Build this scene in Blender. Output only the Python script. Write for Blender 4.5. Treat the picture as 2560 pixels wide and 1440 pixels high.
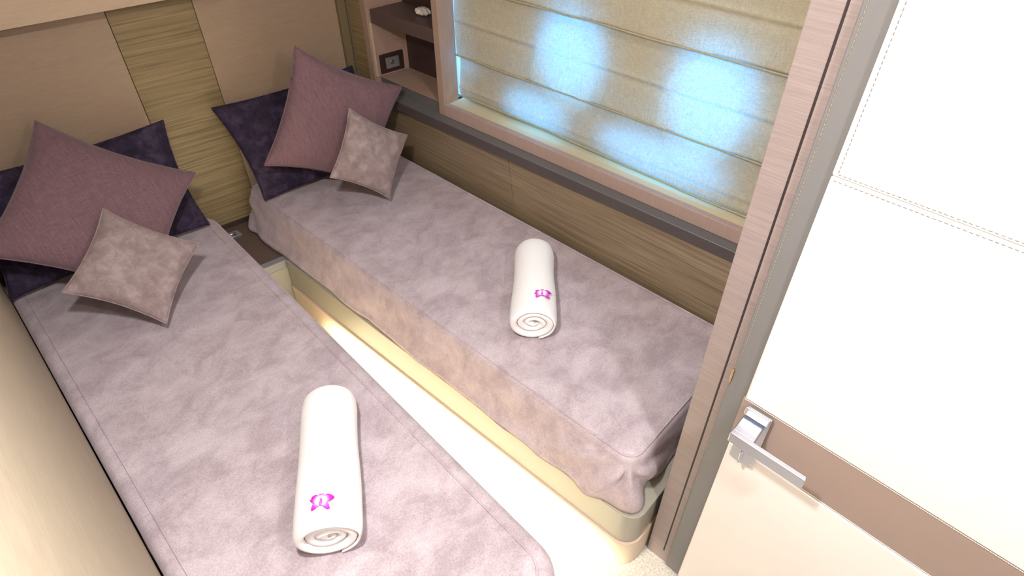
import bpy, bmesh, math, random
from mathutils import Vector, Matrix, noise
random.seed(7)
for o in list(bpy.data.objects): bpy.data.objects.remove(o)
scn = bpy.context.scene
COL = scn.collection
PI = math.pi

# ------------------------------------------------------------------ camera
cd = bpy.data.cameras.new('camera'); cam = bpy.data.objects.new('camera', cd); COL.objects.link(cam)
cd.sensor_width = 36.0; cd.lens = 36.0 * 1551.0 / 2560.0; cd.clip_start = 0.02
cam.location = (0, 0, 1.85)
_p = math.radians(41.07); _y = math.radians(47.8)
cam.rotation_euler = (PI / 2 - _p, 0, -_y)
scn.camera = cam

# ------------------------------------------------------------------ view, world
scn.view_settings.view_transform = 'Standard'; scn.view_settings.look = 'None'
scn.view_settings.gamma = 1; scn.view_settings.use_curve_mapping = False
scn.view_settings.exposure = 0.0
w = bpy.data.worlds.new('daylight'); scn.world = w; w.use_nodes = True
bg = w.node_tree.nodes['Background']
bg.inputs[0].default_value = (0.09, 0.50, 1.0, 1); bg.inputs[1].default_value = 5.8

# ------------------------------------------------------------------ lights
def area(name, loc, target, size, power, color, shape='DISK', size_y=None, spread=PI):
    l = bpy.data.lights.new(name, 'AREA'); l.shape = shape; l.size = size
    if size_y: l.size_y = size_y
    l.energy = power; l.color = color; l.spread = spread
    o = bpy.data.objects.new(name, l); COL.objects.link(o); o.location = loc
    o.rotation_euler = (Vector(target) - Vector(loc)).to_track_quat('-Z', 'Y').to_euler()
    return o
WARM = (1.0, 0.965, 0.965)
DOWN = [((0.12, 0.46, 2.055), 28.0), ((0.45, -0.50, 2.055), 18.0), ((1.10, 0.80, 2.055), 3.5)]  # last entry is an added fill, its fitting unseen
for i, (p, e) in enumerate(DOWN):
    area('downlight_glow', p, (p[0] + 0.02, p[1], 0), 0.11, e, WARM)
sun = bpy.data.lights.new('sunlight', 'SUN'); sun.energy = 2.2; sun.angle = math.radians(12); sun.color = (0.45, 0.80, 1.0)
so = bpy.data.objects.new('sunlight', sun); COL.objects.link(so)
so.rotation_euler = Vector((-0.5, 0.22, -0.62)).to_track_quat('-Z', 'Y').to_euler()

# ------------------------------------------------------------------ materials
def rgb(c): return (c[0], c[1], c[2], 1)
def mat(name, col, rough=0.5, metal=0.0, spec=0.5, sheen=0.0, coat=0.0):
    m = bpy.data.materials.new(name); m.use_nodes = True
    b = m.node_tree.nodes['Principled BSDF']
    b.inputs['Base Color'].default_value = rgb(col); b.inputs['Roughness'].default_value = rough
    b.inputs['Metallic'].default_value = metal; b.inputs['Specular IOR Level'].default_value = spec
    b.inputs['Sheen Weight'].default_value = sheen; b.inputs['Coat Weight'].default_value = coat
    return m
def node(m, t, **k):
    n = m.node_tree.nodes.new(t)
    for a, v in k.items(): setattr(n, a, v)
    return n
def bsdf(m): return m.node_tree.nodes['Principled BSDF']
def lk(m, a, b): m.node_tree.links.new(a, b)
def coords(m, scale=(1, 1, 1), rot=(0, 0, 0)):
    tc = node(m, 'ShaderNodeTexCoord'); mp = node(m, 'ShaderNodeMapping')
    mp.inputs['Scale'].default_value = scale; mp.inputs['Rotation'].default_value = rot
    lk(m, tc.outputs['Object'], mp.inputs['Vector']); return mp.outputs['Vector']
def noise_tex(m, vec, scale, detail=4, rough=0.55, dist=0.0):
    n = node(m, 'ShaderNodeTexNoise'); n.inputs['Scale'].default_value = scale; n.inputs['Detail'].default_value = detail
    n.inputs['Roughness'].default_value = rough; n.inputs['Distortion'].default_value = dist
    lk(m, vec, n.inputs['Vector']); return n.outputs['Fac']
def ramp(m, fac, stops):
    r = node(m, 'ShaderNodeValToRGB'); e = r.color_ramp.elements
    while len(e) < len(stops): e.new(0.5)
    for i, (p, c) in enumerate(stops): e[i].position = p; e[i].color = rgb(c)
    lk(m, fac, r.inputs['Fac']); return r.outputs['Color']
def mix(m, a, b, f, mode='MIX'):
    x = node(m, 'ShaderNodeMix', data_type='RGBA', blend_type=mode)
    if isinstance(f, float): x.inputs[0].default_value = f
    else: lk(m, f, x.inputs[0])
    for s, v in ((6, a), (7, b)):
        if isinstance(v, tuple): x.inputs[s].default_value = rgb(v)
        else: lk(m, v, x.inputs[s])
    return x.outputs[2]
def bump(m, fac, strength=0.2, dist=0.002):
    b = node(m, 'ShaderNodeBump'); b.inputs['Strength'].default_value = strength; b.inputs['Distance'].default_value = dist
    lk(m, fac, b.inputs['Height']); lk(m, b.outputs['Normal'], bsdf(m).inputs['Normal'])
def base(m, c): lk(m, c, bsdf(m).inputs['Base Color'])

def veneer(name, c1, c2, scale, rough=0.45, strength=0.15):
    """fine grain running along the axis with the small scale"""
    m = mat(name, c1, rough)
    v = coords(m, scale)
    f = noise_tex(m, v, 1.0, 6, 0.65)
    big = noise_tex(m, coords(m, tuple(s * 0.12 for s in scale)), 1.0, 2)
    c = ramp(m, f, [(0.32, c2), (0.62, c1)])
    c = mix(m, c, tuple(x * 0.86 for x in c1), ramp(m, big, [(0.4, (0, 0, 0)), (0.7, (0.5, 0.5, 0.5))]))
    base(m, c); bump(m, f, strength, 0.001); return m
GX = (4, 260, 260); GY = (260, 4, 260); GZ = (260, 260, 4)
PALE = veneer('pale_oak', (0.395, 0.285, 0.195), (0.335, 0.238, 0.158), (5, 150, 330))
LOCK = veneer('locker_oak', (0.56, 0.43, 0.30), (0.49, 0.37, 0.25), (5, 150, 330))
def zebra(name, scale, a=(0.43, 0.295, 0.135), b=(0.20, 0.125, 0.048), mid=(0.33, 0.22, 0.092)):
    m = mat(name, a, 0.42)
    f = noise_tex(m, coords(m, scale), 1.0, 5, 0.6, 0.15)
    f2 = noise_tex(m, coords(m, tuple(s * 0.35 for s in scale)), 1.0, 2, 0.5, 0.4)
    c = ramp(m, f, [(0.33, b), (0.46, mid), (0.60, a)])
    c = mix(m, c, mid, ramp(m, f2, [(0.45, (0, 0, 0)), (0.65, (0.55, 0.55, 0.55))]))
    base(m, c); bump(m, f, 0.25, 0.001); return m
ZEB_X = zebra('zebrano_headboard', (3.2, 3.2, 125), (0.315, 0.235, 0.118), (0.15, 0.102, 0.043), (0.235, 0.170, 0.080))
ZEB_Y = zebra('zebrano_side', (40, 3.0, 190), (0.36, 0.285, 0.185), (0.185, 0.135, 0.08), (0.27, 0.205, 0.125))
POST = veneer('pinkish_ribbed_veneer', (0.300, 0.242, 0.230), (0.228, 0.180, 0.171), (8, 8, 330), 0.45, 0.35)
POSTV = veneer('pinkish_frame_veneer', (0.41, 0.295, 0.23), (0.345, 0.24, 0.185), (200, 260, 12), 0.5, 0.2)
FRAMEH = veneer('pinkish_rail_veneer', (0.45, 0.335, 0.29), (0.37, 0.27, 0.23), (60, 380, 8), 0.5, 0.15)
FLANK = veneer('locker_flank', (0.40, 0.27, 0.21), (0.34, 0.23, 0.175), (5, 150, 330))
OLIVE = mat('olive_trim', (0.19, 0.145, 0.075), 0.45)
SILLD = mat('dark_sill', (0.085, 0.07, 0.07), 0.5)
SILLG = mat('grey_sill', (0.135, 0.13, 0.13), 0.4)
DBROWN = mat('dark_brown_panel', (0.055, 0.03, 0.026), 0.4)
DSHELF = mat('dark_shelf', (0.10, 0.066, 0.06), 0.45)
NIGHT = mat('nightstand_brown', (0.12, 0.083, 0.066), 0.5)
GREYL = mat('grey_lacquer', (0.25, 0.25, 0.255), 0.35)
BASEG = mat('bed_base_satin', (0.33, 0.315, 0.26), 0.38)
PLINTH = mat('cream_plinth', (0.66, 0.55, 0.42), 0.5)
EDGE = mat('plinth_edge', (0.62, 0.47, 0.38), 0.45)
CREAMW = veneer('cream_wall_fabric', (0.47, 0.395, 0.285), (0.41, 0.34, 0.24), (220, 14, 120), 0.7, 0.2)
CEIL = mat('ceiling_white', (0.80, 0.77, 0.72), 0.8)
FLOORM = mat('floor_cream', (0.62, 0.57, 0.48), 0.35)
_f = noise_tex(FLOORM, coords(FLOORM, (1, 1, 1)), 160, 4); base(FLOORM, ramp(FLOORM, _f, [(0.35, (0.48, 0.44, 0.38)), (0.65, (0.70, 0.67, 0.61))]))
CHROME = mat('satin_chrome', (0.60, 0.63, 0.72), 0.34, 1.0)
GREYDOOR = mat('door_grey_edge', (0.165, 0.163, 0.163), 0.5)
BLACK = mat('groove_black', (0.02, 0.012, 0.012), 0.6)
def leather(name, c):
    m = mat(name, c, 0.5, spec=0.4); v = coords(m)
    f = noise_tex(m, v, 420, 3); bump(m, f, 0.12, 0.0008)
    g = noise_tex(m, v, 6, 2); base(m, ramp(m, g, [(0.35, tuple(x * 0.97 for x in c)), (0.65, c)])); return m
LEATHER = leather('white_leather', (0.86, 0.815, 0.775))
TAUPE = leather('taupe_leather', (0.33, 0.25, 0.215))
THREAD = mat('thread_grey', (0.22, 0.205, 0.19), 0.8)
THREADW = mat('thread_white', (0.85, 0.80, 0.72), 0.8)

def velvet(name, c1, c2, c3, s=9.0, stretch=(1, 1, 1), sheen=0.35):
    m = mat(name, c1, 0.85, spec=0.2, sheen=sheen)
    bsdf(m).inputs['Sheen Roughness'].default_value = 0.45
    bsdf(m).inputs['Sheen Tint'].default_value = rgb(tuple(min(1, x * 2.1) for x in c1))
    v = coords(m, stretch)
    big = noise_tex(m, v, s, 6, 0.68, 0.35)
    fine = noise_tex(m, v, s * 22, 3, 0.7)
    c = ramp(m, big, [(0.36, c2), (0.50, c1), (0.64, c3)])
    c = mix(m, c, ramp(m, fine, [(0.3, (0.74, 0.74, 0.74)), (0.7, (1.16, 1.16, 1.16))]), 0.85, 'MULTIPLY')
    base(m, c); bump(m, fine, 0.35, 0.002); return m
BEDV = velvet('lilac_velvet', (0.475, 0.40, 0.43), (0.395, 0.325, 0.35), (0.55, 0.475, 0.505), 13.0, (0.8, 1.0, 1))
SMALLV = velvet('dusty_pink_velvet', (0.315, 0.242, 0.235), (0.25, 0.188, 0.18), (0.395, 0.315, 0.31), 24.0)
DARKV = velvet('dark_purple_velvet', (0.035, 0.024, 0.048), (0.022, 0.014, 0.030), (0.062, 0.046, 0.080), 22.0, sheen=0.25)
def linen(name, c, c2, s=420):
    m = mat(name, c, 0.85, spec=0.2, sheen=0.2)
    a = noise_tex(m, coords(m, (s * 0.06, s, s)), 1.0, 3); b = noise_tex(m, coords(m, (s, s * 0.06, s * 0.06)), 1.0, 3)
    x = mix(m, a, b, 0.5)
    base(m, ramp(m, x, [(0.38, c2), (0.62, c)])); bump(m, x, 0.3, 0.001); return m
MAUVE = linen('mauve_linen', (0.222, 0.130, 0.147), (0.148, 0.083, 0.097))
TERRY = mat('terry_white', (0.92, 0.895, 0.885), 0.95, spec=0.1, sheen=0.3)
_t = noise_tex(TERRY, coords(TERRY), 260, 4, 0.7); bump(TERRY, _t, 0.55, 0.004)

BLIND = bpy.data.materials.new('cream_linen_blind'); BLIND.use_nodes = True
nt = BLIND.node_tree; nt.nodes.clear()
out = node(BLIND, 'ShaderNodeOutputMaterial'); ms = node(BLIND, 'ShaderNodeMixShader'); ms.inputs[0].default_value = 0.42
df = node(BLIND, 'ShaderNodeBsdfDiffuse'); tl = node(BLIND, 'ShaderNodeBsdfTranslucent')
ba = noise_tex(BLIND, coords(BLIND, (900, 50, 900)), 1.0, 3); bb = noise_tex(BLIND, coords(BLIND, (50, 900, 50)), 1.0, 3)
bc = mix(BLIND, ba, bb, 0.5); bcol = ramp(BLIND, bc, [(0.36, (0.56, 0.48, 0.30)), (0.62, (0.70, 0.62, 0.42))])
tcol = ramp(BLIND, bc, [(0.36, (0.44, 0.44, 0.42)), (0.62, (0.85, 0.86, 0.82))])
lk(BLIND, bcol, df.inputs[0]); lk(BLIND, tcol, tl.inputs[0])
lk(BLIND, df.outputs[0], ms.inputs[1]); lk(BLIND, tl.outputs[0], ms.inputs[2]); lk(BLIND, ms.outputs[0], out.inputs[0])

GLASS = bpy.data.materials.new('window_glass'); GLASS.use_nodes = True; GLASS.node_tree.nodes.clear()
_o = node(GLASS, 'ShaderNodeOutputMaterial'); _m = node(GLASS, 'ShaderNodeMixShader'); _m.inputs[0].default_value = 0.05
_a = node(GLASS, 'ShaderNodeBsdfTransparent'); _b = node(GLASS, 'ShaderNodeBsdfGlossy'); _b.inputs['Roughness'].default_value = 0.05
lk(GLASS, _a.outputs[0], _m.inputs[1]); lk(GLASS, _b.outputs[0], _m.inputs[2]); lk(GLASS, _m.outputs[0], _o.inputs[0])
LED = mat('led_diffuser', (1, 0.9, 0.6), 0.5); bsdf(LED).inputs['Emission Color'].default_value = (1, 0.80, 0.42, 1); bsdf(LED).inputs['Emission Strength'].default_value = 12
LAMPD = mat('lamp_diffuser', (1, 1, 1), 0.5); bsdf(LAMPD).inputs['Emission Color'].default_value = (1, 0.95, 0.88, 1); bsdf(LAMPD).inputs['Emission Strength'].default_value = 8

PETAL = mat('orchid_petal', (0.6, 0.02, 0.55), 0.6)
_tc = node(PETAL, 'ShaderNodeTexCoord'); _ln = node(PETAL, 'ShaderNodeVectorMath', operation='LENGTH')
lk(PETAL, _tc.outputs['Object'], _ln.inputs[0])
base(PETAL, ramp(PETAL, _ln.outputs['Value'], [(0.012, (0.97, 0.88, 0.95)), (0.0170, (0.68, 0.05, 0.64)), (0.026, (0.52, 0.005, 0.36))]))  # white centre, widened to paint its overexposed look into the petals

# ------------------------------------------------------------------ mesh helpers
def finish(name, bm, m, parent=None, smooth=False, loc=None, bevel=0.0, subsurf=0, seg=2):
    """Link bm (authored in world coordinates) as one object; its origin sits at the parent's base (or loc)."""
    bmesh.ops.remove_doubles(bm, verts=bm.verts, dist=1e-6)
    bmesh.ops.recalc_face_normals(bm, faces=bm.faces)
    o0 = Vector(parent['_o']) if parent is not None and '_o' in parent else (Vector(loc) if loc else Vector((0, 0, 0)))
    bmesh.ops.translate(bm, verts=bm.verts, vec=-o0)
    me = bpy.data.meshes.new(name); bm.to_mesh(me); bm.free()
    o = bpy.data.objects.new(name, me); COL.objects.link(o)
    for mm in (m if isinstance(m, (list, tuple)) else [m]): me.materials.append(mm)
    for p in me.polygons: p.use_smooth = smooth
    if parent is not None: o.parent = parent
    else: o.location = o0
    o['_o'] = list(o0)
    if bevel:
        b = o.modifiers.new('bevel', 'BEVEL'); b.width = bevel; b.segments = seg; b.limit_method = 'ANGLE'; b.angle_limit = math.radians(40)
        for p in me.polygons: p.use_smooth = True
        me.set_sharp_from_angle(angle=math.radians(35)) if hasattr(me, 'set_sharp_from_angle') else None
    if subsurf:
        s = o.modifiers.new('subsurf', 'SUBSURF'); s.levels = subsurf; s.render_levels = subsurf
    return o
def thing(name, label, cat, loc, group=None):
    o = bpy.data.objects.new(name, None); o.empty_display_size = 0.05; COL.objects.link(o); o.location = loc
    o['_o'] = list(loc); o['label'] = label; o['category'] = cat
    if group: o['group'] = group
    return o
def tag(o, label, cat, group=None):
    o['label'] = label; o['category'] = cat
    if group: o['group'] = group
    return o
def structure(o, label=None):
    o['kind'] = 'structure'
    if label: o['label'] = label
    return o
def prism(bm, pts, z0, z1):
    """pts: xy outline; z0/z1 numbers or lists"""
    n = len(pts)
    a = [bm.verts.new((p[0], p[1], z0)) for p in pts]; b = [bm.verts.new((p[0], p[1], z1)) for p in pts]
    bm.faces.new(a[::-1]); bm.faces.new(b)
    for i in range(n): bm.faces.new((a[i], a[(i + 1) % n], b[(i + 1) % n], b[i]))
def box(bm, x0, x1, y0, y1, z0, z1): prism(bm, [(x0, y0), (x1, y0), (x1, y1), (x0, y1)], z0, z1)
def hexa(bm, P):
    """8 points: bottom loop 4 then top loop 4"""
    v = [bm.verts.new(p) for p in P]
    for f in ((3, 2, 1, 0), (4, 5, 6, 7), (0, 1, 5, 4), (1, 2, 6, 5), (2, 3, 7, 6), (3, 0, 4, 7)): bm.faces.new([v[i] for i in f])
def NB(): return bmesh.new()
def tube(bm, pts, r, n=8, closed=False, caps=True):
    pts = [Vector(p) for p in pts]; rings = []; N = len(pts)
    for i, p in enumerate(pts):
        a = pts[(i - 1) % N] if (closed or i > 0) else p; b = pts[(i + 1) % N] if (closed or i < N - 1) else p
        t = (b - a).normalized(); ref = Vector((0, 0, 1)) if abs(t.z) < 0.9 else Vector((1, 0, 0))
        u = t.cross(ref).normalized(); v = u.cross(t)
        rings.append([bm.verts.new(p + (u * math.cos(2 * PI * k / n) + v * math.sin(2 * PI * k / n)) * r) for k in range(n)])
    for i in range(N if closed else N - 1):
        A, B = rings[i], rings[(i + 1) % N]
        for k in range(n): bm.faces.new((A[k], A[(k + 1) % n], B[(k + 1) % n], B[k]))
    if caps and not closed:
        bm.faces.new(rings[0][::-1]); bm.faces.new(rings[-1])
def round_poly(P, R, seg=10, step=0.03):
    """outline with rounded corners and evenly inserted points; R radius (number or list)"""
    n = len(P); out = []
    if not isinstance(R, (list, tuple)): R = [R] * n
    for i in range(n):
        p = Vector(P[i]).to_2d(); a = Vector(P[i - 1]).to_2d(); b = Vector(P[(i + 1) % n]).to_2d(); r = R[i]
        d1 = (a - p).normalized(); d2 = (b - p).normalized(); ang = d1.angle(d2); t = r / math.tan(ang / 2)
        c = p + (d1 + d2).normalized() * (r / math.sin(ang / 2)); s = p + d1 * t; e = p + d2 * t
        a0 = math.atan2(s.y - c.y, s.x - c.x); a1 = math.atan2(e.y - c.y, e.x - c.x); da = (a1 - a0 + PI) % (2 * PI) - PI
        arc = [c + Vector((math.cos(a0 + da * k / seg), math.sin(a0 + da * k / seg))) * r for k in range(seg + 1)]
        out.append(arc)
    res = []
    for i in range(n):
        res += out[i]; q = out[i][-1]; s = out[(i + 1) % n][0]; L = (s - q).length; m = max(1, int(L / step))
        res += [q.lerp(s, k / m) for k in range(1, m)]
    return res
def offset_ring(P, d):
    """move a ccw ring inwards by d"""
    n = len(P); R = []
    for i in range(n):
        t = (P[(i + 1) % n] - P[i - 1]).normalized(); R.append(P[i] + Vector((-t.y, t.x)) * d)
    return R
def fnoise(p, s): return noise.noise(Vector(p) * s)

HN = Vector((0.1564, 0.9877, 0)); HD = Vector((0.9877, -0.1564, 0))      # headboard normal / direction
def hb(x, c):                                                            # point on the headboard-parallel plane c at world x
    return (x, (c - HN.x * x) / HN.y)
HC = 2.52

# ------------------------------------------------------------------ room shell
bm = NB(); box(bm, -0.33, 2.0, -1.3, 2.75, -0.05, 0.0); structure(finish('floor', bm, FLOORM), 'cream textured cabin floor between the beds')
bm = NB(); box(bm, -0.33, 2.0, -1.3, 2.75, 2.08, 2.13); structure(finish('ceiling', bm, CEIL))
bm = NB(); prism(bm, [hb(-0.3, HC + 0.012), hb(2.0, HC + 0.012), hb(2.0, HC + 0.09), hb(-0.3, HC + 0.09)], 0, 2.08)
wb = structure(finish('wall_back', bm, PALE), 'headboard wall of pale panels and a dark grained stripe')
def hpanel(name, x0, x1, z0, z1, m, c1=HC, t=0.012, lab=None):
    bm = NB(); prism(bm, [hb(x0, c1), hb(x1, c1), hb(x1, c1 + t), hb(x0, c1 + t)], z0, z1)
    o = finish(name, bm, m, wb, bevel=0.0012)
    if lab: o['label'] = lab
    return o
hpanel('wood_panel', -0.2, 0.684, 0.28, 1.6, PALE, lab='pale oak panel behind the left bed')
hpanel('wood_panel', 0.686, 0.958, 0.28, 1.6, ZEB_X, lab='olive brown grained panel between the beds')
hpanel('wood_panel', 0.960, 1.486, 0.28, 1.6, PALE, lab='pale oak panel behind the right bed')
hpanel('skirting', 0.55, 1.10, 0.0, 0.28, DBROWN, lab='dark strip at foot of the headboard wall')
# left wall: slightly bulging padded side panel
bm = NB(); pr = []
for k in range(33):
    z = 2.08 * k / 32
    pr.append((-0.022 if z < 0.40 else (-0.022 + 0.024 * min(1, (z - 0.40) / 0.05) ** 0.5 - 0.006 * min(1.0, abs(z - 0.9))), z))
def wlx(y): return 0.012 - 0.061 * (2.26 - y)          # left bed / side wall contact line
rows = []
for j in range(30):
    y = -1.3 + 4.0 * j / 29
    rows.append([bm.verts.new((wlx(y) + p[0], y, p[1])) for p in pr])
back = [bm.verts.new((-0.32, r[0].co.y, 0.0)) for r in rows]; backt = [bm.verts.new((-0.32, r[0].co.y, 2.08)) for r in rows]
for j in range(29):
    for k in range(32): bm.faces.new((rows[j][k], rows[j + 1][k], rows[j + 1][k + 1], rows[j][k + 1]))
    bm.faces.new((back[j], back[j + 1], rows[j + 1][0], rows[j][0])); bm.faces.new((backt[j], rows[j][-1], rows[j + 1][-1], backt[j + 1]))
    bm.faces.new((back[j], backt[j], backt[j + 1], back[j + 1]))
wl = structure(finish('wall_left', bm, CREAMW, smooth=True), 'cream side wall along the left bed')
bm = NB(); box(bm, -0.33, 2.0, -1.35, -1.3, 0, 2.08); structure(finish('wall_front', bm, CEIL))

# hull wall with openings: lower panels, sill, upper hull plate with two oval ports, plus added low openings and slit
def hx(y, z):   # lower side panelling: x at (y, z)
    lo = 1.527 + (y - 0.49) * 0.036; hi = 1.507 + (y - 0.49) * 0.020
    return lo + (hi - lo) * (z - 0.45) / 0.25
def side_panel(y0, y1):
    bm = NB(); hexa(bm, [(hx(y0, 0.2), y0, 0.2), (hx(y1, 0.2), y1, 0.2), (1.75, y1, 0.2), (1.75, y0, 0.2),
                         (hx(y0, 0.699), y0, 0.699), (hx(y1, 0.699), y1, 0.699), (1.75, y1, 0.699), (1.75, y0, 0.699)]); return bm
HX = 1.662
bm = NB()
ports = [(1.205, 1.105, 0.135, 0.155), (0.705, 1.105, 0.135, 0.170)]    # y, z, ry, rz of the oval port lights
def plate_with_ports(bm, x, y0, y1, z0, z1, ports, t):
    NA = 48; outer = []
    ycut = 0.5 * (ports[0][0] + ports[1][0])
    for (cy, cz, ry, rz), (a, b) in zip(ports, ((ycut, y1), (y0, ycut))):
        for k in range(NA):
            quad = []
            for kk in (k, k + 1):
                an = 2 * PI * kk / NA; c, s = math.cos(an), math.sin(an)
                ti = (cy + ry * c, cz + rz * s)
                # ray to the rectangle
                L = min(((b - cy) / c if c > 1e-9 else 1e9), ((a - cy) / c if c < -1e-9 else 1e9), ((z1 - cz) / s if s > 1e-9 else 1e9), ((z0 - cz) / s if s < -1e-9 else 1e9))
                quad.append((ti, (cy + c * L, cz + s * L)))
            (i0, o0), (i1, o1) = quad
            for xx in (x, x + t):
                bm.faces.new([bm.verts.new((xx, p[0], p[1])) for p in (i0, o0, o1, i1)])
            bm.faces.new([bm.verts.new(q) for q in ((x, *i0), (x, *i1), (x + t, *i1), (x + t, *i0))])
added_low_ports = [(1.345, 0.866, 0.150, 0.066), (0.835, 0.866, 0.245, 0.067)]  # unseen openings added to throw the soft low patches onto the blind
plate_with_ports(bm, HX, 0.30, 1.735, 0.936, 2.08, ports, 0.010)
plate_with_ports(bm, HX, 0.30, 1.735, 0.70, 0.936, added_low_ports, 0.010)
box(bm, 1.722, 1.760, 1.768, 2.75, 0.0, 2.08); box(bm, HX + 0.022, HX + 0.06, -1.3, 0.30, 0, 2.08); box(bm, HX + 0.022, HX + 0.06, 0.30, 1.768, 0, 0.70)  # slit left open beside the plate, added to light the blind's edge gap
HULLM = mat('hull_white', (0.75, 0.75, 0.74), 0.5)
wr = structure(finish('wall_right', bm, HULLM), 'hull wall behind the blind and the side panels')
for a, b, l in ((0.31, 1.4035, 'near half'), (1.4065, 2.29, 'far half')):
    o = finish('wood_panel', side_panel(a, b), ZEB_Y, wr, bevel=0.0012); o['label'] = 'brown grained side panel above right bed, ' + l
FROST = bpy.data.materials.new('added_frosted_pane'); FROST.use_nodes = True; FROST.node_tree.nodes.clear()
_o = node(FROST, 'ShaderNodeOutputMaterial'); _t2 = node(FROST, 'ShaderNodeBsdfTranslucent'); _t2.inputs[0].default_value = (0.92, 0.93, 0.95, 1); lk(FROST, _t2.outputs[0], _o.inputs[0])
for (cy, cz, ry, rz) in ports + added_low_ports:
    bm = NB(); tube(bm, [(HX - 0.004, cy + ry * 1.02 * math.cos(2 * PI * k / 40), cz + rz * 1.02 * math.sin(2 * PI * k / 40)) for k in range(40)], 0.008, 8, closed=True)
    finish('port_or_added_ring', bm, CHROME, wr, smooth=True)
    bm = NB(); prism(bm, [(ry * math.cos(2 * PI * k / 40), rz * math.sin(2 * PI * k / 40)) for k in range(40)], 0, 0.004)
    bmesh.ops.transform(bm, matrix=Matrix(((0, 0, 1, HX + 0.012), (1, 0, 0, cy), (0, 1, 0, cz), (0, 0, 0, 1))), verts=bm.verts)
    finish('port_or_added_pane', bm, GLASS if (cy, cz, ry, rz) in ports else FROST, wr)

# sill rail
bm = NB(); box(bm, 1.500, 1.560, 0.306, 2.284, 0.7005, 0.738)
sl = structure(finish('trim_1', bm, SILLG, bevel=0.002), 'grey sill rail under window, dark front edge')
bm = NB(); box(bm, 1.4975, 1.5, 0.306, 2.284, 0.7015, 0.7365); o = finish('sill_edge', bm, SILLD, sl); o['label'] = 'dark front edge of the sill'
bm = NB(); box(bm, 1.549, 1.575, 1.800, 2.18, 0.738, 0.786); finish('sill_riser', bm, SILLG, sl)

# window surround
FX, FXb = 1.540, 1.62
wy0, wy1 = 0.42, 1.790; rz0, rz1 = 0.7385, 0.786; top = 1.9
bm = NB(); box(bm, FX, FXb, wy1 - 0.032, wy1, rz0, top)
wf = thing('window_1', 'pinkish wooden window surround framing the linen blind', 'window', (FX, 1.1, 0.738)); del wf['category']; del wf['label']; structure(wf)
finish('frame_stile', bm, POSTV, wf, bevel=0.0015)
bm = NB(); box(bm, FX, FXb - 0.056, wy0, wy1 - 0.0325, rz0, rz1); finish('bottom_rail', bm, FRAMEH, wf, bevel=0.0015)
bm = NB(); box(bm, FXb - 0.0555, HX - 0.001, wy0, wy1 - 0.0325, rz0, rz1 - 0.004)
LEDGEC = mat('cream_ledge', (0.64, 0.54, 0.34), 0.6); finish('ledge', bm, LEDGEC, wf)
bm = NB(); box(bm, FX, FXb, wy0, wy0 + 0.04, rz0, top); finish('frame_stile', bm, POSTV, wf, bevel=0.0015)
bm = NB(); box(bm, FX, FXb, wy0, wy1, top, 2.079); finish('top_rail', bm, POSTV, wf, bevel=0.0015)
bm = NB(); box(bm, FXb + 0.0005, 1.7215, wy1 - 0.02, wy1, rz1, top); finish('reveal', bm, mat('reveal_white', (0.8, 0.8, 0.8), 0.5), wf)

# roman blind
def blind_x(y, z):
    # saw-tooth folds: upper panel hangs over the next one
    folds = [1.60, 1.354, 1.226, 0.975, 0.70]
    x = 1.612
    zs = [1.90, 1.72, 1.47, 1.226, 0.975, 0.72]
    for a, b in zip(zs[:-1], zs[1:]):
        if b <= z <= a:
            t = (a - z) / (a - b); x -= 0.016 * t ** 1.6
            tm = (t - 0.5); x -= 0.005 * math.exp(-(tm / 0.022) ** 2); x += 0.003 * math.exp(-((tm - 0.07) / 0.04) ** 2)
    x += 0.0035 * fnoise((y * 1.3, z * 0.6, 3), 4.0) + 0.0016 * fnoise((y * 4, z, 9), 6.0)
    x += 0.0012 * math.exp(-((y - 1.30) / 0.22) ** 2) * math.sin(y * 55 + 2.5 * fnoise((y, z, 1), 3))
    if z < 0.90: x -= 0.006 * ((0.90 - z) / 0.1) ** 2 * (0.6 + 0.5 * math.sin(y * 4.1))
    return x
def hem(y): # bottom of the blind
    t = (1.76 - y) / 1.26
    return 0.808 - 0.006 * t + 0.006 * math.sin(t * 5.2 + 0.6) - 0.012 * max(0, t - 0.75)
bm = NB(); NY, NZ = 150, 190; grid = []
for i in range(NY + 1):
    u = i / NY; col = []
    for k in range(NZ + 1):
        v = k / NZ
        yl = 1.736 - 0.006 * math.sin((1.9 - 0.8) * v * 6.0 + 0.5) - 0.010 * math.exp(-((v - 0.86) / 0.07) ** 2)
        y = yl + (0.462 - yl) * u
        z = 1.885 + (hem(y) - 1.885) * v
        x = blind_x(y, z)
        if v > 0.985: x += (v - 0.985) * 0.7
        col.append(bm.verts.new((x, y, z)))
    grid.append(col)
for i in range(NY):
    for k in range(NZ): bm.faces.new((grid[i][k], grid[i + 1][k], grid[i + 1][k + 1], grid[i][k + 1]))
bl = thing('roman_blind', 'cream linen roman blind with blue daylight shining through two patches', 'window blind', (1.61, 1.1, 0.80))
finish('blind_fabric', bm, BLIND, bl, smooth=True)
bm = NB(); tube(bm, [(blind_x(y, hem(y)) + 0.003, y, hem(y) + 0.001) for y in [1.738 - 1.27 * k / 60 for k in range(61)]], 0.0032, 6); finish('bottom_hem', bm, BLIND, bl, smooth=True)
for zz in (1.226, 0.975):
    bm = NB(); tube(bm, [(blind_x(y, zz + 0.003) - 0.001, y, zz + 0.002 * fnoise((y, zz, 0), 5)) for y in [1.735 - 1.27 * k / 60 for k in range(61)]], 0.0028, 6); finish('fold_seam', bm, BLIND, bl, smooth=True)
bm = NB(); box(bm, 1.60, 1.64, 0.46, 1.74, 1.875, 1.90); finish('head_rail', bm, CHROME, bl)

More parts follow.
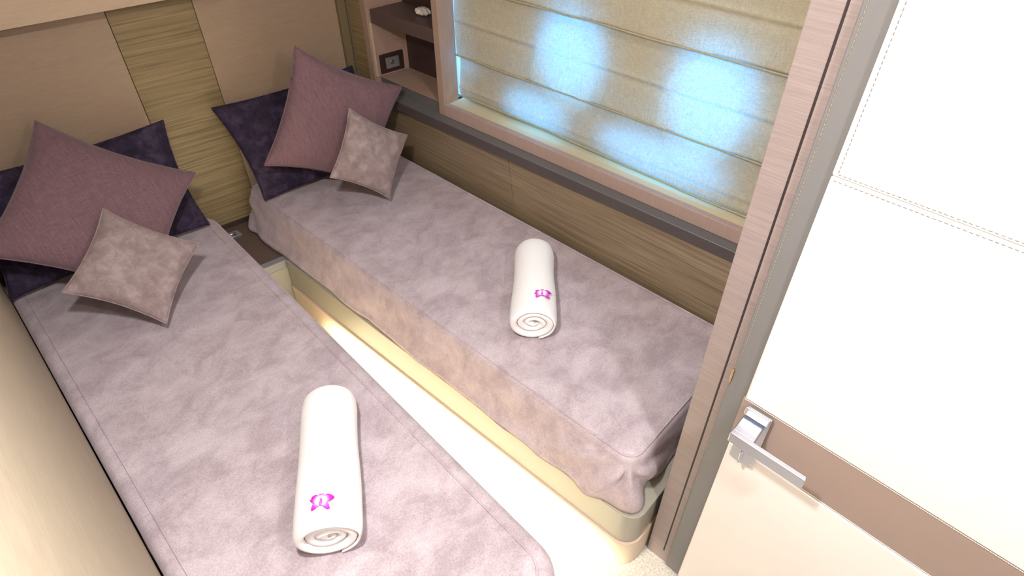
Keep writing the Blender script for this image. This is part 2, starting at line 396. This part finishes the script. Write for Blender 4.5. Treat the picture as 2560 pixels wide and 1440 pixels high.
# niche beside the window
ex0, ey0 = 1.522, 2.168
def ep(x): return ey0 - (x - ex0) * 0.1584       # end-panel face y at x
ni = thing('niche_shelf', 'dark open shelf niche built in beside the window blind', 'shelf', (1.58, 1.99, 0.738))
bm = NB(); prism(bm, [(1.522, ep(1.522)), (1.719, ep(1.719)), (1.719, 2.24), (1.536, 2.278), (1.522, 2.28)], 0.7385, 2.078); finish('end_panel', bm, FLANK, ni, bevel=0.0015)
bm = NB(); prism(bm, [(1.5205, ep(1.5205) + 0.03), (1.5215, ep(1.5205) + 0.03), (1.5215, 2.278), (1.5205, 2.278)], 0.7385, 2.078); finish('side_veneer', bm, ZEB_X, ni)
bm = NB(); prism(bm, [(1.5265, ep(1.5265) - 0.008), (1.5365, ep(1.5365) - 0.008), (1.5365, ep(1.5365) - 0.0002), (1.5265, ep(1.5265) - 0.0002)], 0.79, 1.013)
finish('front_edge', bm, LOCK, ni, bevel=0.001)
bm = NB(); prism(bm, [(1.545, 1.7955), (1.719, 1.7955), (1.719, ep(1.719) - 0.0005), (1.545, ep(1.545) - 0.0005)], 0.7865, 0.7895)
finish('niche_floor', bm, FLANK, ni)
bm = NB(); prism(bm, [(1.690, 1.7955), (1.7185, 1.7955), (1.7185, ep(1.7185) - 0.0005), (1.690, ep(1.690) - 0.0005)], 0.79, 2.078); finish('back_panel', bm, DBROWN, ni)
bm = NB(); prism(bm, [(1.545, 1.7955), (1.6895, 1.7955), (1.6895, ep(1.6895) - 0.0005), (1.535, ep(1.535) - 0.0085)], 1.014, 1.066); finish('shelf_board', bm, DSHELF, ni, bevel=0.002)
# socket on the end panel
def on_end(x, off, z): # point off the end panel face
    n = Vector((-0.1564, -0.9877, 0)); p = Vector((x, ep(x), z)) + n * off; return p
def endbox(bm, x0, x1, z0, z1, o0, o1):
    hexa(bm, [on_end(x0, o1, z0), on_end(x1, o1, z0), on_end(x1, o0, z0), on_end(x0, o0, z0), on_end(x0, o1, z1), on_end(x1, o1, z1), on_end(x1, o0, z1), on_end(x0, o0, z1)])
sk = thing('wall_socket', 'dark framed silver socket on the niche end panel', 'socket', tuple(on_end(1.61, 0, 0.80)))
bm = NB(); endbox(bm, 1.552, 1.664, 0.797, 0.877, 0.0004, 0.007); finish('socket_frame', bm, mat('socket_brown', (0.035, 0.018, 0.016), 0.35), sk, bevel=0.0015)
bm = NB(); endbox(bm, 1.577, 1.640, 0.814, 0.860, 0.0071, 0.0105); sf = finish('socket_insert', bm, mat('socket_silver', (0.32, 0.33, 0.36), 0.3, 0.6), sk, bevel=0.001)
bm = NB(); c = on_end(1.607, 0.0108, 0.838); bmesh.ops.create_cone(bm, cap_ends=True, segments=20, radius1=0.011, radius2=0.009, depth=0.004, matrix=Matrix.Translation(c) @ Matrix.Rotation(PI / 2, 4, 'X')); finish('plug_hole', bm, CHROME, sf, smooth=False)
# shell ornament
bm = NB(); bmesh.ops.create_icosphere(bm, subdivisions=4, radius=1)
for v in bm.verts:
    a = math.atan2(v.co.y, v.co.x); r = 1 + 0.10 * math.sin(9 * a) + 0.18 * fnoise(v.co, 2.2)
    v.co = Vector((v.co.x * 0.026 * r, v.co.y * 0.034 * r, v.co.z * 0.0135 * r + 0.0135))
    v.co += Vector((1.632, 1.945, 1.0665)); v.co.z = max(v.co.z, 1.0665)
tag(finish('sea_shell', bm, mat('shell_white', (0.72, 0.66, 0.60), 0.5), smooth=True, loc=(1.632, 1.945, 1.0665)), 'small white shell ornament on the dark upper niche shelf', 'ornament')
# olive corner trim
bm = NB(); prism(bm, [hb(1.486, HC - 0.016), hb(1.519, HC - 0.016), hb(1.519, HC + 0.010), hb(1.486, HC + 0.010)], 0.28, 2.079)
structure(finish('trim_2', bm, OLIVE, bevel=0.002), 'olive vertical trim in the corner beside the niche')

# overhead locker above the headboard
oc = 2.400
lk_ = thing('overhead_locker', 'pale oak locker overhanging the headboard wall at top left', 'cabinet', (0.5, 2.35, 1.222))
def hbox(bm, x0, x1, c0, c1, z0, z1): prism(bm, [hb(x0, c0), hb(x1, c0), hb(x1, c1), hb(x0, c1)], z0, z1)
bm = NB(); hbox(bm, -0.10, 1.49, oc + 0.019, HC - 0.001, 1.222, 2.078); finish('locker_body', bm, LOCK, lk_)
bm = NB(); hbox(bm, -0.10, 0.95, oc, oc + 0.0185, 1.222, 2.07); finish('locker_door', bm, LOCK, lk_, bevel=0.0015)
bm = NB(); hbox(bm, 0.9535, 1.49, oc, oc + 0.0185, 1.222, 2.07); finish('locker_door', bm, LOCK, lk_, bevel=0.0015)

# ------------------------------------------------------------------ partition at the foot of the right bed, and the door
bm = NB(); box(bm, 0.952, 1.720, 0.237, 0.305, 0.0, 2.079)
pt = structure(finish('wall_partition', bm, POST, bevel=0.0015), 'pinkish ribbed wooden door post at foot of right bed')
bm = NB(); box(bm, 0.9512, 0.9522, 0.2535, 0.2575, 0.055, 2.07); finish('groove', bm, BLACK, pt)
bm = NB(); box(bm, 0.985, 1.720, -1.3, 0.2365, 0.0, 2.079); structure(finish('wall_side', bm, POST))

ds = 0.047
def dx(y): return 0.932 + ds * (y - 0.193)
def door_slab(bm, y0, y1, z0, z1, o0, o1):
    """slab on the door plane, o0..o1 = offset into the room"""
    P = []
    for z in (z0, z1): P += [(dx(y0) - o1, y0, z), (dx(y1) - o1, y1, z), (dx(y1) - o0, y1, z), (dx(y0) - o0, y0, z)]
    hexa(bm, P)
DY0 = -0.62
bm = NB(); door_slab(bm, DY0 - 0.02, 0.2362, 0.012, 2.06, -0.046, -0.008)
dr = structure(finish('door_1', bm, GREYDOOR, bevel=0.002), 'open cabin door clad in white stitched leather with taupe band')
def leather_panel(name, z0a, z1a, z0b, z1b, m, o1, y1=0.193, lab=None):
    """z?a at latch edge, z?b at the hinge side"""
    bm = NB(); P = []
    for (za, zb) in ((z0a, z0b), (z1a, z1b)):
        P += [(dx(DY0) - o1, DY0, zb), (dx(y1) - o1, y1, za), (dx(y1) + 0.008, y1, za), (dx(DY0) + 0.008, DY0, zb)]
    hexa(bm, P); o = finish(name, bm, m, dr, bevel=0.0035, seg=3)
    if lab: o['label'] = lab
    return o
BT, BB = 0.832, 0.680
leather_panel('leather_panel', 1.3615, 2.05, 1.3615, 2.05, LEATHER, 0.0, lab='upper white leather panel')
BTh, BBh = 0.824, 0.668
leather_panel('leather_panel', BT, 1.3605, BTh, 1.3605, LEATHER, 0.0, lab='middle white leather panel')
leather_panel('leather_panel', 0.02, BB, 0.02, BBh, LEATHER, 0.0, y1=0.191, lab='lower white leather panel')
leather_panel('leather_band', BB + 0.0005, BT - 0.0005, BBh + 0.0005, BTh - 0.0005, TAUPE, -0.003, y1=0.197, lab='taupe leather band')
def stitches(name, p0, p1, n, m, parent, r=0.0007, fill=0.55, nrm=Vector((-1, 0, 0))):
    bm = NB(); p0 = Vector(p0); p1 = Vector(p1)
    for k in range(n):
        a = p0.lerp(p1, (k + 0.5 - fill / 2) / n); b = p0.lerp(p1, (k + 0.5 + fill / 2) / n); m_ = (a + b) / 2 + nrm * r
        tube(bm, [a - nrm * r * 0.4, a + nrm * r * 0.6, m_, b + nrm * r * 0.6, b - nrm * r * 0.4], r, 5)
    return finish(name, bm, m, parent, smooth=True)
yA = 0.193
def dpt(y, z, off=0.0): return (dx(y) - off, y, z)
stitches('stitching', dpt(0.185, 1.367), dpt(DY0, 1.367), 104, THREAD, dr)
stitches('stitching', dpt(0.188, 1.355), dpt(DY0, 1.355), 104, THREAD, dr)
stitches('stitching', dpt(0.184, 1.368), dpt(0.184, 2.04), 90, THREAD, dr)
stitches('stitching', dpt(0.189, BT + 0.01), dpt(0.189, 1.352), 70, THREADW, dr, 0.0005)
stitches('stitching', (dx(0.229) + 0.0075, 0.229, 0.90), (dx(0.229) + 0.0075, 0.229, 2.04), 150, mat('thread_ochre', (0.45, 0.36, 0.22), 0.7), dr, 0.0005)
stitches('stitching', dpt(0.193, BT - 0.0035, -0.003), dpt(DY0, BTh - 0.0035, -0.003), 210, THREADW, dr, 0.0009)
stitches('stitching', dpt(0.11, BB + 0.0035, -0.003), dpt(DY0, BBh + 0.0035, -0.003), 190, THREADW, dr, 0.0009)
# brass coloured latch
bm = NB(); box(bm, 0.936, 0.9505, 0.2325, 0.2365, 0.845, 0.885); lt = finish('latch', bm, mat('latch_brass', (0.75, 0.55, 0.3), 0.2, 1.0), dr, bevel=0.001); lt['label'] = 'small shiny latch at the door edge'
# handle
hz = 0.768
h = finish('door_handle', (lambda b: (door_slab(b, 0.126, 0.180, 0.655, 0.826, 0.003, 0.010), b)[1])(NB()), CHROME, dr, bevel=0.002); h['label'] = 'satin chrome lever handle'
h.name = 'door_handle'
bm = NB(); door_slab(bm, 0.128, 0.182, 0.806, 0.828, 0.010, 0.0155); finish('cap', bm, CHROME, h, bevel=0.002)
bm = NB()
door_slab(bm, 0.134, 0.180, 0.778, 0.800, 0.010, 0.060); finish('handle_neck', bm, CHROME, h, bevel=0.002)
bm = NB(); door_slab(bm, 0.022, 0.181, 0.772, 0.801, 0.060, 0.072); finish('lever', bm, CHROME, h, bevel=0.002)
bm = NB(); door_slab(bm, 0.150, 0.156, 0.672, 0.708, 0.010, 0.028); finish('thumb_turn', bm, CHROME, h, bevel=0.0015)
bm = NB(); bmesh.ops.create_cone(bm, cap_ends=True, segments=24, radius1=0.012, radius2=0.011, depth=0.004, matrix=Matrix.Translation((dx(0.153) - 0.0122, 0.153, 0.692)) @ Matrix.Rotation(PI / 2, 4, 'Y')); finish('turn_rose', bm, CHROME, h)

# ------------------------------------------------------------------ beds
def ring_loft(bm, rings, cap_top=True, cap_bottom=True):
    V = [[bm.verts.new(p) for p in r] for r in rings]; n = len(V[0])
    for a, b in zip(V[:-1], V[1:]):
        for i in range(n): bm.faces.new((a[i], a[(i + 1) % n], b[(i + 1) % n], b[i]))
    if cap_bottom: bm.faces.new(V[0][::-1])
    return V
def mattress(name_label, P, R, zb, zt, gather=None, group=None, seed=0, piping_off=0.0, flare=0.012, round_r=0.028, loc=None, hemwave=0.007):
    out = [Vector((p[0], p[1])) for p in round_poly(P, R, 18, 0.018)]
    cx = sum(p.x for p in out) / len(out); cy = sum(p.y for p in out) / len(out)
    t = thing('mattress', name_label, 'mattress', loc, group)
    bm = NB(); rings = []
    prof = []
    N1 = 14
    for k in range(N1 + 1): prof.append((0.0, zb + (zt - round_r - zb) * k / N1))
    for k in range(1, 7):
        a = PI / 2 * k / 6; prof.append((round_r * (1 - math.cos(a)), zt - round_r + round_r * math.sin(a)))
    for q, (d, z) in enumerate(prof):
        ring = []
        oo = offset_ring(out, d)
        for i, p in enumerate(oo):
            s = max(0.0, min(1.0, (zt - round_r - z) / (zt - round_r - zb)))      # 0 top .. 1 hem
            k = s * (0.35 + 0.65 * s)
            w_ = 0.010 * fnoise((p.x * 1.0, p.y * 1.0, z * 1.5 + seed), 7) * min(1, s * 3)
            g = 0.0
            dz = 0.0
            if gather:
                for (gx, gy, gr) in gather:
                    dd = math.hypot(p.x - gx, p.y - gy); fall = math.exp(-(dd / gr) ** 2)
                    an = math.atan2(p.y - cy, p.x - cx)
                    du = (p.x - gx) - (p.y - gy); dv = max(0.0, zt - 0.01 - z)
                    rr = math.hypot(du, dv); th_ = math.atan2(du, dv + 1e-4)
                    g += fall * (0.016 * math.sin(th_ * 9.5 + 1.3 * fnoise((rr * 6, th_, seed), 1.0)) * min(1.0, rr / 0.05) * min(1, s * 3) + 0.012 * math.sin(PI * min(1, s * 1.02)))
            nrm = (oo[(i + 1) % len(oo)] - oo[i - 1]).normalized(); nrm = Vector((nrm.y, -nrm.x))
            if q <= 1: dz = (1 - q * 0.5) * hemwave * fnoise((p.x, p.y, seed + 5), 16) + hemwave
            pp = p + nrm * (w_ + g + flare * k ** 0.8 * (max(0.0, -nrm.x) + 0.3 * max(0.0, -nrm.y)))
            ring.append((pp.x, pp.y, z + dz))
        rings.append(ring)
    # inset rings on top so the top surface can undulate
    d0 = prof[-1][0]
    for d in (0.02, 0.04, 0.07, 0.11, 0.16, 0.22, 0.28):
        oo = []
        for i, p in enumerate(out):
            oo.append(p)
        f = d
        ring = []
        for p in offset_ring(out, d0 + 0.0):
            v = Vector((cx - p.x, cy - p.y)); L = v.length
            # shrink towards the medial segment
            yy = min(max(p.y, cy - 0.62), cy + 0.62); q2 = Vector((cx + (yy - cy) * 0.04, yy)); v = q2 - p; L = v.length
            p2 = p + v * min(1.0, f / 0.30)
            ring.append((p2.x, p2.y, zt + 0.004 * fnoise((p2.x, p2.y, seed), 5) * min(1, d / 0.05)))
        rings.append(ring)
    V = ring_loft(bm, rings)
    bm.faces.new(V[-1])
    o = finish('bed_cover', bm, BEDV, t, smooth=True)
    # seam piping around the top edge
    if piping_off is not None:
        bm = NB(); ring = offset_ring(out, piping_off)
        tube(bm, [(p.x, p.y, (zt + 0.0006 if piping_off > 0.02 else zt - 0.004)) for p in ring], 0.0030, 6, closed=True)
        finish('seam_piping', bm, BEDV, t, smooth=True)
    return t
ZT = 0.450
# right bed
RB = [(0.882, 0.372), (1.50, 0.372), (1.545, 2.245), (0.912, 2.360)]
mattress('lilac velvet covered mattress beside the window, gathered at its foot corner', RB, [0.055, 0.06, 0.05, 0.05], 0.262, ZT, gather=[(0.885, 0.385, 0.17), (0.925, 2.37, 0.10)],
         group='two single mattresses', seed=3, piping_off=0.012, flare=0.048, loc=(1.2, 1.35, 0.2605))
# left bed
LB = [(0.030, 0.335), (0.572, 0.322), (0.735, 2.385), (0.055, 2.485)]
LB = [(-0.104, 0.33), (0.562, 0.322), (0.722, 2.30), (0.020, 2.41)]
mattress('lilac velvet covered mattress beside the cream left wall', LB, [0.08, 0.11, 0.09, 0.04], 0.272, ZT, gather=None,
         group='two single mattresses', seed=11, piping_off=0.042, flare=0.006, loc=(0.33, 1.35, 0.2605))

def bed_base(label, P, R, loc, group, foot_mat=None, led=False):
    t = thing('bed_base', label, 'bed base', loc, group)
    a = [(p.x, p.y) for p in round_poly(P, R, 12, 0.2)]
    bm = NB(); prism(bm, a, 0.124, 0.260); finish('upper_frame', bm, BASEG, t, bevel=0.003)
    b = offset_ring([Vector(p) for p in a], -0.006)
    bm = NB(); prism(bm, [(p.x, p.y) for p in b], 0.0005, 0.118); finish('plinth', bm, PLINTH, t, bevel=0.003)
    c = offset_ring([Vector(p) for p in a], -0.0062)
    bm = NB(); prism(bm, [(p.x, p.y) for p in c], 0.1182, 0.1232); finish('plinth_edge', bm, EDGE, t, bevel=0.001)
    return t
bed_base('greenish grey bed base with cream plinth carrying the window-side mattress', [(0.850, 0.320), (1.50, 0.320), (1.50, 1.925), (0.852, 2.030)], [0.050, 0.01, 0.01, 0.006], (1.2, 1.3, 0.0005), 'two bed bases')
bed_base('bed base under the mattress beside the left wall, mostly hidden', [(-0.02, 0.42), (0.47, 0.42), (0.57, 2.098), (-0.02, 2.25)], [0.05, 0.05, 0.006, 0.01], (0.25, 1.3, 0.0005), 'two bed bases')
# LED strip under the left bed, throwing warm light across the aisle floor
def lx(y): return 0.4775 + 0.0596 * (y - 0.42)
bm = NB(); hexa(bm, [(lx(0.45), 0.45, 0.098), (lx(1.82), 1.82, 0.098), (lx(1.82) + 0.010, 1.82, 0.098), (lx(0.45) + 0.010, 0.45, 0.098), (lx(0.45), 0.45, 0.108), (lx(1.82), 1.82, 0.108), (lx(1.82) + 0.010, 1.82, 0.108), (lx(0.45) + 0.010, 0.45, 0.108)])
ls = tag(finish('led_strip', bm, LED, loc=(lx(1.06), 1.06, 0.098)), 'warm led strip fixed low on the side of the left bed base', 'light')
lg = area('led_glow', (lx(1.08) + 0.014, 1.08, 0.100), (0.725, 1.067, 0.0), 1.34, 11.0, (1.0, 0.91, 0.66), 'RECTANGLE', 0.02, math.radians(66))
lg.rotation_euler = Matrix((Vector((0.06, 0.998, 0)).normalized(), Vector((0, 0, 1)), Vector((1, -0.06, 0)).normalized())).transposed().to_euler()
_z = -(Vector((0.725, 1.067, 0.0)) - Vector(lg.location)).normalized(); _x = Vector((0.06, 0.998, 0)).normalized(); _yv = _z.cross(_x).normalized(); _x = _yv.cross(_z)
lg.rotation_euler = Matrix((_x, _yv, _z)).transposed().to_euler()

# nightstand between the beds
yt = lambda x, c: (c - HN.x * x) / HN.y
ns = thing('nightstand', 'low dark brown nightstand cabinet wedged between the two beds', 'nightstand', (0.80, 2.25, 0.0005))
NC = 2.152
bm = NB(); prism(bm, [(0.60, yt(0.60, NC)), (0.95, yt(0.95, NC)), (0.95, yt(0.95, HC - 0.002)), (0.60, yt(0.60, HC - 0.002))], 0.0005, 0.2195); finish('cabinet_body', bm, BASEG, ns)
bm = NB(); prism(bm, [(0.60, yt(0.60, NC - 0.006)), (0.90, yt(0.90, NC - 0.006)), (0.90, yt(0.90, HC - 0.002)), (0.60, yt(0.60, HC - 0.002))], 0.22, 0.2600)
bm.free()
bm = NB(); prism(bm, [(0.60, yt(0.60, NC + 0.030)), (0.98, yt(0.98, NC + 0.030)), (0.98, yt(0.98, HC - 0.002)), (0.60, yt(0.60, HC - 0.002))], 0.2195, 0.2565); finish('tabletop', bm, NIGHT, ns)
bm = NB(); prism(bm, [(0.60, yt(0.60, NC - 0.004)), (0.98, yt(0.98, NC - 0.004)), (0.98, yt(0.98, NC + 0.0298)), (0.60, yt(0.60, NC + 0.0298))], 0.2195, 0.2565); finish('front_edging', bm, GREYL, ns, bevel=0.002)
bm = NB(); prism(bm, [(0.72, yt(0.72, 2.43)), (0.83, yt(0.83, 2.43)), (0.83, yt(0.83, 2.475)), (0.72, yt(0.72, 2.475))], 0.2567, 0.262); lc = finish('latch_plate', bm, CHROME, ns, bevel=0.001)
bm = NB(); tube(bm, [(0.775, yt(0.775, 2.447), 0.268), (0.812, yt(0.812, 2.447), 0.268)], 0.0048, 10); finish('bolt', bm, CHROME, lc, smooth=True)

# ------------------------------------------------------------------ cushions
def cushion(kind, label, cat, C4, thick, m, group, pinch=0.07, n=34, wrinkle=0.006, piping=True, seed=0, cav=0.06, knob=None):
    TL, TR, BR, BL = [Vector(c) for c in C4]; bm = NB()
    nr = (TR - TL).cross(BL - TL).normalized()
    if nr.z < 0 : nr = -nr
    ctr = (TL + TR + BR + BL) / 4
    t = thing(kind, label, cat, tuple(ctr + Vector((0, 0, min(c.z for c in (TL, TR, BR, BL)) - ctr.z))), group)
    def pt(u, v, side):   # u,v in -1..1
        U = u * (1 - cav * (1 - v * v) * abs(u) ** 3); W = v * (1 - cav * (1 - u * u) * abs(v) ** 3)
        a = (U + 1) / 2; b = (1 - W) / 2
        p = TL.lerp(TR, a).lerp(BL.lerp(BR, a), b)
        e = max(0.0, (1 - abs(u) ** 2.6)) * max(0.0, (1 - abs(v) ** 2.6))
        hgt = thick * 0.5 * e ** 0.52
        wr = wrinkle * fnoise((u * 1.2 + seed, v * 1.2, side), 1.6) * e ** 0.4
        wr += wrinkle * 0.55 * fnoise((u * 3 + seed, v * 3, side + 4), 1.5) * e ** 0.4
        # edge waviness
        eg = 0.004 * (1 - e) * fnoise((u * 2.3 + seed, v * 2.3, 7), 2.0)
        return p + nr * (side * (hgt + wr) + eg)
    N = n; 
    def gg(k): x = -1 + 2 * k / N; return math.sin(x * PI / 2) * 0.6 + x * 0.4
    F = [[bm.verts.new(pt(gg(i), gg(j), 1)) for j in range(N + 1)] for i in range(N + 1)]
    B = [[(F[i][j] if i in (0, N) or j in (0, N) else bm.verts.new(pt(gg(i), gg(j), -1))) for j in range(N + 1)] for i in range(N + 1)]
    edge = [F[i][0] for i in range(N)] + [F[N][j] for j in range(N)] + [F[N - i][N] for i in range(N)] + [F[0][N - j] for j in range(N)]
    ep_ = [v.co.copy() for v in edge]
    for i in range(N):
        for j in range(N):
            bm.faces.new((F[i][j], F[i + 1][j], F[i + 1][j + 1], F[i][j + 1])); bm.faces.new((B[i][j], B[i][j + 1], B[i + 1][j + 1], B[i + 1][j]))
    finish('cushion_body', bm, m, t, smooth=True, subsurf=1)
    if piping:
        b2 = NB(); tube(b2, ep_, 0.0022 if thick < 0.1 else 0.0026, 6, closed=True); finish('seam_edge', b2, m, t, smooth=True)
    return t
def dark(C, lab, seed):
    return cushion('pillow', lab, 'pillow', C, 0.085, DARKV, 'dark purple velvet pillows', seed=seed, cav=0.07, wrinkle=0.010)
dark([(0.885, 2.352, 0.812), (1.468, 2.245, 0.835), (1.455, 2.055, 0.480), (0.905, 2.175, 0.462)], 'dark purple velvet pillow against headboard on the window-side bed', 1)
dark([(0.075, 2.448, 0.812), (0.705, 2.352, 0.828), (0.668, 2.165, 0.476), (0.010, 2.245, 0.474)], 'dark purple velvet pillow against headboard on the left bed', 5)
cushion('cushion', 'large mauve linen cushion tilted on its corner, window-side bed', 'cushion',
        [(1.132, 2.071, 1.048), (1.480, 1.934, 0.828), (1.270, 1.950, 0.465), (0.898, 2.069, 0.669)], 0.125, MAUVE, 'large mauve linen cushions', seed=2, cav=0.10)
cushion('cushion', 'large mauve linen cushion leaning on pillow, left bed', 'cushion',
        [(0.343, 2.365, 0.952), (0.677, 2.135, 0.708), (0.340, 1.886, 0.488), (0.006, 2.120, 0.728)], 0.125, MAUVE, 'large mauve linen cushions', seed=8, cav=0.10)
cushion('cushion', 'small dusty pink velvet cushion leaning on mauve cushion, window-side bed', 'cushion',
        [(1.202, 1.905, 0.843), (1.403, 1.836, 0.681), (1.229, 1.771, 0.493), (1.025, 1.836, 0.654)], 0.085, SMALLV, 'small dusty pink velvet cushions', seed=3, cav=0.10, wrinkle=0.011)
cushion('cushion', 'small dusty pink velvet cushion leaning on mauve cushion, left bed', 'cushion',
        [(0.341, 2.015, 0.776), (0.522, 1.862, 0.618), (0.302, 1.724, 0.498), (0.122, 1.877, 0.656)], 0.095, SMALLV, 'small dusty pink velvet cushions', seed=6, cav=0.10, wrinkle=0.011)

# ------------------------------------------------------------------ rolled towels
def towel(label, near, far, r, seed, asp=0.92):
    """near/far = axis ends (xy); the roll rests on the bed"""
    t = thing('rolled_towel', label, 'towel', ((near[0] + far[0]) / 2, (near[1] + far[1]) / 2, ZT + 0.004), 'rolled towels on the beds')
    a = Vector((near[0], near[1], 0)); b = Vector((far[0], far[1], 0)); L = (b - a).length; ax = (b - a) / L; side = Vector((ax.y, -ax.x, 0))
    turns = 3.2; th = r / (turns + 0.55); bm = NB(); NT = 190; NL = 26
    # spiral centre line, outer to inner
    def rad(q): return r - th * 0.5 - th * turns * q * 0.93
    prof = []
    for k in range(NT + 1):
        q = k / NT; an = -1.30 + 2 * PI * turns * q; R = rad(q)
        prof.append((R, an, q))
    half = th * 0.462
    def P(R, an, s, q, inner):
        x = math.cos(an) * R; z = math.sin(an) * R * asp * (1 - 0.22 * q * q)
        z += 0.008 * max(0.0, q - 0.33) * fnoise((an * 0.35, seed, 3), 1.0); x += 0.011 * max(0.0, q - 0.33) * fnoise((an * 0.3, seed, 8), 1.0)
        # flatten at the bottom
        zmin = -r * asp * 0.90
        if z < zmin: z = zmin + (z - zmin) * 0.15
        # length-wise shape
        bul = 1 + 0.045 * math.cos((s - 0.1) * 5.2) + 0.03 * fnoise((s * 2, math.cos(an), seed + math.sin(an)), 1.6)
        wob = 0.075 * fnoise((math.cos(an) * 1.1 + seed, math.sin(an) * 1.1 + q * q * 1.6, s * 1.2), 1.0)
        x *= bul * (1 + wob * 0.8); z *= (1 + wob * 0.3)
        # ends: soft telescoping and rounded lips
        return x, z
    rows_o, rows_i = [], []
    ss = [0, 0.006, 0.016, 0.032, 0.06] + [0.06 + 0.88 * k / 18 for k in range(1, 18)] + [0.94, 0.968, 0.984, 0.994, 1.0]
    for R, an, q in prof:
        ro, ri = [], []
        for s in ss:
            e = min(s, 1 - s); lip = 1.0 if e > 0.032 else math.sqrt(max(0.0, 1 - (1 - e / 0.032) ** 2)) * 0.8 + 0.2
            tel = -0.006 * q + 0.005 * max(0.0, min(1.0, (q - 0.33) * 5)) * fnoise((q * 7, seed, 5), 1.0)
            for lst, sg in ((ro, 1), (ri, -1)):
                x, z = P(R + sg * half * lip * min(1.0, 0.12 + q / 0.26) - half * max(0.0, 0.88 - q / 0.26), an, s, q, sg)
                d = s * L + (tel * -1 if s < 0.5 else tel)
                d = d + 0.005 * max(0.0, min(1.0, (q - 0.33) * 5)) * (0.5 - s) * 2
                if s < 0.5: end_c = max(0, 1 - s / 0.06) 
                else: end_c = max(0, 1 - (1 - s) / 0.10)
                shrink = 1 - 0.10 * end_c ** 1.5 * (1 if s > 0.5 else 0.5)
                p = a + ax * d + side * (x * shrink); p.z = ZT + 0.0045 + r * asp * 0.915 + z * shrink
                lst.append(bm.verts.new(p))
        rows_o.append(ro); rows_i.append(ri)
    M = len(ss)
    for k in range(NT):
        for j in range(M - 1):
            bm.faces.new((rows_o[k][j], rows_o[k + 1][j], rows_o[k + 1][j + 1], rows_o[k][j + 1]))
            bm.faces.new((rows_i[k][j], rows_i[k][j + 1], rows_i[k + 1][j + 1], rows_i[k + 1][j]))
        for j in (0, M - 1): bm.faces.new((rows_o[k][j], rows_i[k][j], rows_i[k + 1][j], rows_o[k + 1][j]))
    for k in (0, NT):
        for j in range(M - 1): bm.faces.new((rows_o[k][j], rows_o[k][j + 1], rows_i[k][j + 1], rows_i[k][j]))
    zmin = min(v.co.z for v in bm.verts)
    bmesh.ops.translate(bm, verts=bm.verts, vec=(0, 0, ZT + 0.0045 - zmin))
    cs = [v.co.copy() for v in bm.verts]
    ztop = lambda x, y: max(c.z for c in cs if (c.x - x) ** 2 + (c.y - y) ** 2 < 0.018 ** 2)
    finish('towel_roll', bm, TERRY, t, smooth=True)
    return t, ax, side, ztop
tL, axL, sdL, ztL = towel('rolled white towel with orchid on the left bed', (0.222, 0.752), (0.462, 1.085), 0.0925, 1)
tR, axR, sdR, ztR = towel('rolled white towel with orchid on the window-side bed', (1.048, 0.862), (1.335, 1.103), 0.088, 4)

def orchid(label, loc, rot, seed, tilt=(0, 0)):
    t = thing('orchid_flower', label, 'flower', loc, 'orchid blooms on the towels')
    t.rotation_euler = (tilt[0], tilt[1], rot)
    t['_o'] = (0, 0, 0)
    rnd = random.Random(seed)
    spec = [(90, 0.024, 0.011), (18, 0.028, 0.020), (162, 0.028, 0.020), (-40, 0.027, 0.013), (-140, 0.027, 0.013)]
    for i, (an, Ln, W) in enumerate(spec):
        bm = NB(); g = []
        for a in range(9):
            s = a / 8; row = []
            for b in range(7):
                v = (b / 6 - 0.5) * 2; wd = W * 0.5 * math.sin(PI * min(1, s * 0.93 + 0.07)) ** 0.7
                x = 0.002 + Ln * s; y = v * wd; z = 0.003 + 0.004 * math.sin(PI * s) - 0.004 * s * s * 2 + 0.0025 * v * v * s + 0.001 * (i > 2)
                row.append(bm.verts.new((x, y, z)))
            g.append(row)
        for a in range(8):
            for b in range(6): bm.faces.new((g[a][b], g[a + 1][b], g[a + 1][b + 1], g[a][b + 1]))
        bmesh.ops.rotate(bm, verts=bm.verts, matrix=Matrix.Rotation(math.radians(an + rnd.uniform(-6, 6)), 3, 'Z'))
        o = finish('petal', bm, PETAL, t, smooth=True); sd = o.modifiers.new('solid', 'SOLIDIFY'); sd.thickness = 0.0006
    bm = NB()
    bmesh.ops.create_uvsphere(bm, u_segments=14, v_segments=10, radius=0.0045, matrix=Matrix.Translation((0, -0.006, 0.0065)) @ Matrix.Diagonal((0.8, 1.4, 0.7, 1)))
    bmesh.ops.create_uvsphere(bm, u_segments=12, v_segments=8, radius=0.0028, matrix=Matrix.Translation((0, 0.002, 0.0085)))
    o = finish('lip', bm, mat('orchid_lip', (0.70, 0.12, 0.72), 0.6), t, smooth=True)
    return t
orchid('magenta and white orchid bloom on the towel on left bed', (0.2545, 0.803, ztL(0.2545, 0.803) - 0.0015), math.radians(-42), 2, (0.0, 0.0))
orchid('magenta and white orchid bloom on the towel on window-side bed', (1.122, 0.892, ztR(1.122, 0.892) - 0.0015), math.radians(-54), 5, (0.0, 0.0))

# ------------------------------------------------------------------ ceiling downlights (fittings above the frame, the last an added fill)
for i, (p, e) in enumerate(DOWN):
    t = thing('ceiling_downlight', 'unseen round recessed ceiling downlight with chrome ring', 'ceiling light', (p[0], p[1], 2.079), 'ceiling downlights')
    bm = NB(); tube(bm, [(p[0] + 0.060 * math.cos(2 * PI * k / 32), p[1] + 0.060 * math.sin(2 * PI * k / 32), 2.074) for k in range(32)], 0.0055, 8, closed=True); finish('ring', bm, CHROME, t, smooth=True)
    bm = NB(); bmesh.ops.create_cone(bm, cap_ends=True, segments=32, radius1=0.055, radius2=0.055, depth=0.004, matrix=Matrix.Translation((p[0], p[1], 2.0765))); finish('diffuser', bm, LAMPD, t)
for o in bpy.data.objects:
    if '_o' in o: del o['_o']
